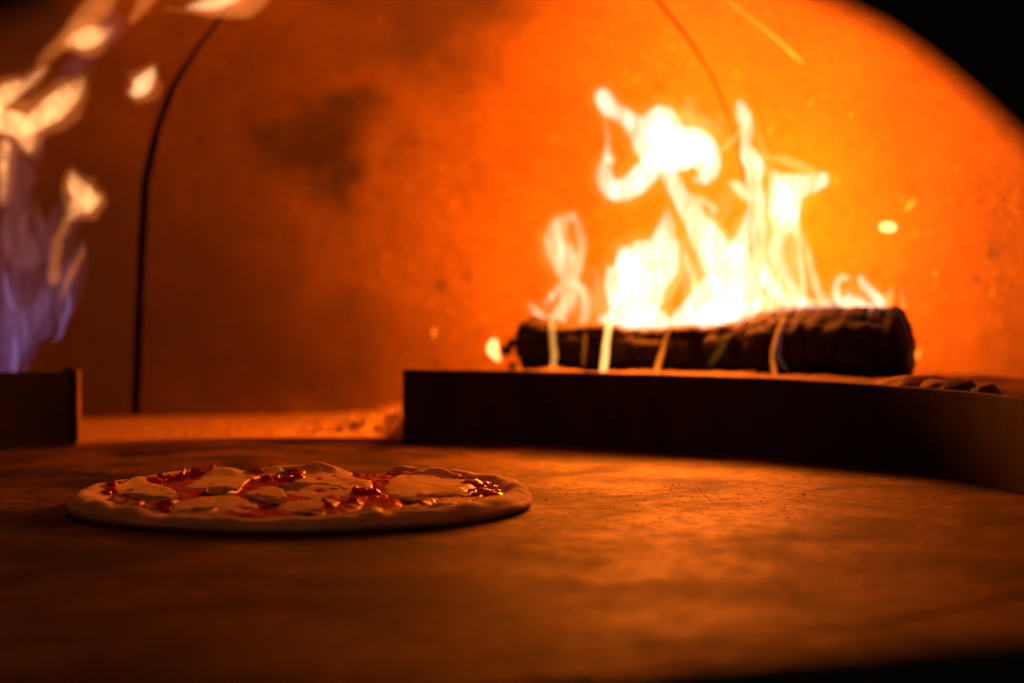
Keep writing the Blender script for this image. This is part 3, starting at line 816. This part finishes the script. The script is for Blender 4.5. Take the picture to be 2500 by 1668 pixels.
lick([gl([(-20, 270, 24), (15, 280, 26), (50, 290, 26), (65, 330, 16), (68, 352, 6)], 2.03, 0.5)], M_G1)
lick([gl([(-15, 245, 18), (20, 212, 20), (60, 192, 12), (110, 155, 5)], 2.04, 0.6)], M_G1)
lick([gl([(12, 330, 12), (8, 390, 12), (4, 460, 8)], 2.03, 0.6)], M_G1)
lick([gl([(166, 398, 8), (178, 430, 20), (200, 455, 26), (225, 456, 12)], 2.0, 0.55), gl([(190, 465, 26), (172, 480, 16), (158, 505, 7), (148, 535, 4)], 2.0, 0.6)], M_G1)
lick([gl([(190, 560, 5), (184, 585, 9), (170, 620, 10), (150, 655, 9), (140, 690, 6)], 2.0, 0.5)], M_G2)
lick([gl([(150, 500, 8), (130, 570, 14), (125, 640, 16)], 2.01, 0.4)], M_G2)
lick([gl([(300, 50, 10), (330, 10, 16), (360, -20, 14)], 2.05, 0.5), gl([(380, 20, 8), (440, 25, 10), (500, 22, 20), (560, 10, 30), (600, -10, 20)], 2.05, 0.4)], M_G2)
lick([gl([(90, 150, 14), (180, 60, 26), (230, 10, 30), (260, -30, 20)], 2.06, 0.3)], M_G2)
lick([gl([(15, 875, 20), (20, 800, 32), (20, 720, 34), (10, 640, 30), (5, 560, 22), (20, 480, 10)], 2.02, 0.35),
      gl([(62, 870, 9), (62, 800, 20), (90, 740, 40), (130, 690, 42), (160, 640, 32), (182, 590, 20), (190, 545, 8)], 2.01, 0.35),
      gl([(40, 780, 30), (70, 690, 46), (80, 600, 44), (70, 520, 30), (90, 470, 14)], 2.03, 0.3)], M_G3, 0.003, wob=0.004)
M_G5 = mat_flame('gas_veil', (0.62, 0.24, 0.26), 4.5, stretch=(60, 60, 14), lo=0.0)
lick([gl([(20, 480, 30), (40, 400, 40), (50, 330, 40), (90, 270, 34), (150, 210, 26), (200, 130, 30), (260, 50, 26)], 2.04, 0.4),
      gl([(120, 560, 40), (150, 500, 34), (185, 460, 30)], 2.04, 0.4), gl([(60, 560, 50), (40, 480, 40)], 2.04, 0.4), gl([(60, 560, 50), (120, 560, 40)], 2.04, 0.4)], M_G5, 0.003, wob=0.005)
M_G4 = mat_flame('gas_blue_core', (0.36, 0.24, 0.62), 42, lo=None)
lick([gl([(30, 870, 8), (35, 820, 8), (30, 770, 5)], 2.0, 0.8)], M_G4)
lick([gl([(10, 610, 4), (16, 660, 7), (26, 700, 7), (40, 720, 4)], 2.0, 0.8)], M_G4)
lick([gl([(150, 640, 4), (155, 700, 7), (140, 760, 7), (120, 790, 4)], 2.0, 0.8)], M_G4)

def islands(strokes):
    # touching halos become one piece, the rest stay pieces of their own
    groups = []
    for st in strokes:
        hit = [g for g in groups if any((a-b).length < ra+rb for P, R_, _ in g for a, ra in zip(P, R_) for b, rb in zip(st[0], st[1]))]
        groups = [g for g in groups if not any(g is h for h in hit)]+[[st]+[x for h in hit for x in h]]
    return groups
for g in islands(HALO[M_H2.name]):
    link('flame_halo', blob_mesh('flame_halo', g, 0.0032, 0.004), M_H2, gas)

# ------------------------------------------------------------------ pizza
PC = at_z(740, 1218, 0.0); PC = Vector((-0.146, 1.392, 0.0)); PR = 0.161
M_DOUGH, M_SAUCE, M_CHEESE, M_BASIL = mat_dough(), mat_sauce(), mat_cheese(), mat_basil()
pizza = empty('pizza', PC)
tag(pizza, 'raw tomato and mozzarella pizza lying on the stone disc', 'pizza')
def prad(a):
    return PR*(1+0.020*math.sin(2*a+0.6)+0.012*math.sin(3*a-1.0)+0.014*N((math.cos(a)*2.2, math.sin(a)*2.2, 1.3), 1.0)+0.006*N((math.cos(a)*7, math.sin(a)*7, 4.3), 1.0))
def rimh(a):
    h = 0.0132+0.0045*N((math.cos(a)*2.0, math.sin(a)*2.0, 7.7), 1.0)+0.0024*N((math.cos(a)*6.5, math.sin(a)*6.5, 2.2), 1.0)+0.0004*N((math.cos(a)*16, math.sin(a)*16, 5.2), 1.0)
    for c, wd, d in ((1.33, 0.10, -0.0055), (1.13, 0.10, 0.0030), (1.62, 0.22, 0.0018), (2.05, 0.12, -0.0028), (0.1, 0.35, 0.002), (2.65, 0.2, -0.002), (4.71, 0.9, -0.0025)):
        h += d*math.exp(-((a-c)/wd)**2)
    return h
def dough_z(x, y):
    """top of the dough at local x, y"""
    a = math.atan2(y, x) % (2*math.pi); r = math.hypot(x, y)/prad(a)
    H = rimh(a)
    base = 0.0070+0.0011*FBM((x, y, 0), 26, 2.0, 3)
    wr = 0.085+0.025*N((math.cos(a)*3, math.sin(a)*3, 9.1), 1.0)
    c = 1-wr
    if r <= 1-2.1*wr: return base
    if r <= c:
        f = smooth01(1-2.1*wr, c, r); return base+(H-base)*f
    q = min(1.0, (r-c)/wr); return max(0.0005, H*math.sqrt(max(0, 1-q**2.4)))
vs, fs = [], []; na, nr = 300, 90
rs = [0.985*(1-(1-k/nr)**1.35) if k > 0 else 0.0 for k in range(nr)]+[0.993, 0.998, 1.0]
for i in range(na):
    a = 2*math.pi*i/na
    R = prad(a)
    for r in rs[1:]:
        x, y = r*R*math.cos(a), r*R*math.sin(a)
        z = dough_z(x, y)+0.0014*FBM((x, y, 0), 48, 6, 4)*smooth01(0.5, 0.85, r)*(1 if r < 0.985 else 0)
        vs.append((x, y, max(z, 0.001)))
    # tucked underside of the rim
    for r, z in ((0.992, 0.0012), (0.96, 0.0006)):
        vs.append((r*R*math.cos(a), r*R*math.sin(a), z))
k = len(rs)-1+2
# round the lower flank: push the outermost rings outwards at mid height
for i in range(na):
    a = 2*math.pi*i/na; R = prad(a); H = rimh(a)
    for q, (rf, zf) in enumerate(((0.985, 0.62), (0.995, 0.50), (1.0, 0.38))):
        b = i*k+len(rs)-1-3+q
        vs[b] = (rf*R*math.cos(a), rf*R*math.sin(a), H*zf)
    vs[i*k+len(rs)-1] = (0.995*R*math.cos(a), 0.995*R*math.sin(a), 0.0022)
    vs[i*k+len(rs)] = (0.97*R*math.cos(a), 0.97*R*math.sin(a), 0.0006)
ctr = len(vs); vs.append((0, 0, dough_z(0.0001, 0)))
for i in range(na):
    j = (i+1) % na
    fs.append((ctr, i*k, j*k))
    for q in range(k-1): fs.append((i*k+q, i*k+q+1, j*k+q+1, j*k+q))
def plocal(name, me, mat, smooth=True, parent=None):
    o = link(name, me, mat, None, smooth); o.parent = parent or pizza; return o
dough = plocal('dough', mesh('dough', vs, fs), M_DOUGH)

# tomato sauce pooled inside the rim, with a ragged edge
vs, fs = [], []; n = 190
def sauce_z(x, y):
    a = math.atan2(y, x); r = math.hypot(x, y)/prad(a)
    lim = 0.845+0.05*N((math.cos(a)*5, math.sin(a)*5, 3.3), 1)+0.035*N((math.cos(a)*14, math.sin(a)*14, 1.3), 1)
    f = smooth01(lim+0.03, lim-0.06, r)
    b = 0.0022*FBM((x, y, 0), 70, 1.0, 4)+0.0008*FBM((x, y, 0), 260, 3.0, 2)
    return dough_z(x, y)-0.002+f*(0.0042+b)
g = {}
for i in range(n+1):
    for j in range(n+1):
        x, y = (i/n*2-1)*PR*0.96, (j/n*2-1)*PR*0.96
        a = math.atan2(y, x); r = math.hypot(x, y)/prad(a)
        if r < 0.935:
            g[(i, j)] = len(vs); vs.append((x, y, sauce_z(x, y)))
for i in range(n):
    for j in range(n):
        q = [(i, j), (i+1, j), (i+1, j+1), (i, j+1)]
        if all(p in g for p in q): fs.append(tuple(g[p] for p in q))
plocal('tomato_sauce', mesh('tomato_sauce', vs, fs), M_SAUCE)

def top_pt(cx, cyy, z=0.0095):
    p = at_z(130+cx/1.88, 1080+cyy/1.88, z)-PC
    r = math.hypot(p.x, p.y); m = 0.84*prad(math.atan2(p.y, p.x))
    if r > m: p *= (m+0.25*min(r-m, 0.02))/r
    return p.x, p.y
def slab(name, poly, th, mat, seed, rim=0.0, lift=0.0, droop=0.0):
    """soft-edged piece with the given outline lying over the toppings"""
    pts = [top_pt(*p) for p in poly]
    B = catmull([(x, y, 0) for x, y in pts], 7, closed=True); m = len(B)
    c = sum(B, Vector())/m
    vs, fs = [], []
    rings = [(1.03, -0.0015), (1.02, 0.15), (0.99, 0.5), (0.94, 0.8), (0.85, 1.0), (0.7, 1.02), (0.5, 1.0), (0.3, 0.97), (0.12, 0.95)]
    for f, h in rings:
        for k, b in enumerate(B):
            w = 1.07+0.09*N((b.x*90, b.y*90, seed), 1)+0.04*N((b.x*300, b.y*300, seed), 1)
            x, y = c.x+(b.x-c.x)*f*w, c.y+(b.y-c.y)*f*w
            base = max(dough_z(x, y)+0.0008, 0.0075)
            z = base+(th*h if h > 0 else h)+lift+0.0014*FBM((x, y, seed), 55, seed, 3)*(1 if h > 0.5 else 0.4)+rim*(f > 0.9)*max(0, N((b.x*60, b.y*60, seed+3), 1))
            vs.append((x, y, z))
    vs.append((c.x, c.y, max(dough_z(c.x, c.y)+0.0008, 0.0075)+th*0.95+lift))
    for q in range(len(rings)-1):
        for k in range(m):
            k2 = (k+1) % m
            fs.append((q*m+k, q*m+k2, (q+1)*m+k2, (q+1)*m+k))
    for k in range(m): fs.append(((len(rings)-1)*m+k, (len(rings)-1)*m+(k+1) % m, len(vs)-1))
    me = mesh(name, vs, fs)
    bm = bmesh.new(); bm.from_mesh(me); bmesh.ops.recalc_face_normals(bm, faces=bm.faces); bm.to_mesh(me); bm.free()
    return plocal(name, me, mat)
cheeses = [
    ([(245, 205), (285, 182), (390, 188), (490, 198), (545, 222), (562, 262), (500, 268), (400, 245), (300, 226)], 0.0023),
    ([(630, 200), (655, 150), (700, 116), (790, 110), (900, 126), (1010, 134), (1050, 152), (960, 162), (890, 180), (850, 218), (770, 208), (690, 212)], 0.0025),
    ([(1120, 142), (1290, 146), (1400, 166), (1445, 190), (1380, 228), (1290, 208), (1180, 196), (1100, 180)], 0.0025),
    ([(1060, 238), (1100, 212), (1180, 204), (1290, 214), (1370, 234), (1270, 252), (1130, 250)], 0.0021),
    ([(1535, 205), (1590, 160), (1700, 152), (1830, 156), (1895, 185), (1915, 212), (1850, 236), (1740, 240), (1630, 250), (1560, 236)], 0.0025),
    ([(540, 300), (630, 266), (760, 250), (870, 268), (925, 298), (830, 318), (700, 326), (600, 322)], 0.0022),
    ([(1040, 300), (1120, 272), (1240, 262), (1300, 275), (1240, 308), (1130, 322)], 0.0022),
    ([(880, 235), (960, 216), (1045, 222), (1060, 258), (960, 264)], 0.0019),
    ([(1610, 300), (1740, 272), (1880, 258), (1985, 272), (1930, 305), (1780, 322)], 0.0022),
    ([(1340, 322), (1440, 300), (1530, 306), (1500, 330), (1400, 338)], 0.0019),
]
for i, (poly, th) in enumerate(cheeses):
    slab('mozzarella_slice', poly, th*0.65, M_CHEESE, 3.1+i*1.9, rim=0.0003, lift=0.0012)
leaves = [
    [(330, 240), (420, 248), (500, 262), (560, 272), (480, 284), (380, 266)],
    [(690, 222), (760, 214), (850, 222), (790, 240), (720, 240)],
    [(1010, 156), (1070, 150), (1140, 166), (1080, 174), (1020, 168)],
    [(1065, 210), (1130, 190), (1300, 206), (1290, 222), (1130, 214), (1075, 232)],
    [(900, 254), (990, 256), (1070, 282), (1000, 292), (930, 274)],
    [(1720, 246), (1830, 234), (1930, 232), (1900, 252), (1780, 258)],
    [(580, 316), (660, 292), (750, 302), (690, 322)],
    [(1100, 322), (1180, 314), (1240, 326), (1170, 342)],
    [(1590, 262), (1680, 256), (1750, 268), (1660, 280)],
    [(255, 204), (280, 192), (300, 200), (270, 212)],
]
for i, poly in enumerate(leaves):
    slab('basil_leaf', poly, 0.0008, M_BASIL, 20.1+i*2.3, rim=0.0012, lift=0.0022)
# lumps of crushed tomato
rng = random.Random(5)
M_TOM = mat_sauce()
spots = []
for (cx, cyy, sx, sy, cnt) in ((1990, 220, 70, 36, 26), (400, 168, 45, 14, 7), (840, 108, 30, 8, 5), (590, 140, 60, 16, 8), (1100, 104, 60, 10, 8), (1480, 145, 90, 20, 14), (1640, 146, 25, 10, 4), (1880, 165, 45, 12, 8), (1440, 228, 60, 22, 10), (1330, 292, 90, 18, 14), (230, 220, 40, 16, 6), (700, 232, 40, 12, 5), (1050, 175, 90, 14, 10), (420, 300, 110, 16, 8), (980, 300, 40, 10, 4), (1780, 290, 70, 14, 8)):
    for _ in range(cnt):
        spots.append((cx+rng.uniform(-1, 1)*sx, cyy+rng.uniform(-1, 1)*sy))
for i, (cx, cyy) in enumerate(spots):
    x, y = top_pt(cx, cyy)
    a = math.atan2(y, x)
    if math.hypot(x, y) > prad(a)*0.93: continue
    if rng.random() < 0.35: continue
    r = rng.uniform(0.0028, 0.0062)
    bm = bmesh.new(); lump(bm, Vector((0, 0, 0)), r, i*1.37, 2, (1.35, 1.1, 0.5))
    o = plocal('tomato_lump', from_bm('tomato_lump', bm), M_TOM)
    o.location = (x, y, max(sauce_z(x, y), dough_z(x, y))+r*0.05)

# ------------------------------------------------------------------ crumbs on the disc
bm = bmesh.new(); rng = random.Random(21)
for i in range(520):
    px, py = rng.gauss(1800, 330), 1165+abs(rng.gauss(0, 45))+(18 if rng.random() < 0.3 else 0)
    if rng.random() < 0.2: px, py = rng.uniform(1320, 2480), rng.uniform(1140, 1330)
    p = at_z(px, py, 0)
    if (p-DC).length > DR-0.01 or (Vector((p.x, p.y, 0))-PC).length < PR*1.06: continue
    s = 0.00022+0.00045*rng.random()**2.5
    lump(bm, Vector((p.x, p.y, s*0.35)), s, i*0.7, 1, (rng.uniform(0.8, 1.8), 1, 0.8))
o = link('charred_crumbs', from_bm('charred_crumbs', bm), mat_char('crumb_char', ((0.012, 0.009, 0.007), (0.05, 0.03, 0.02))))
tag(o, 'scatter of tiny burnt flour crumbs on the stone right of the pizza', 'crumbs', kind='stuff')
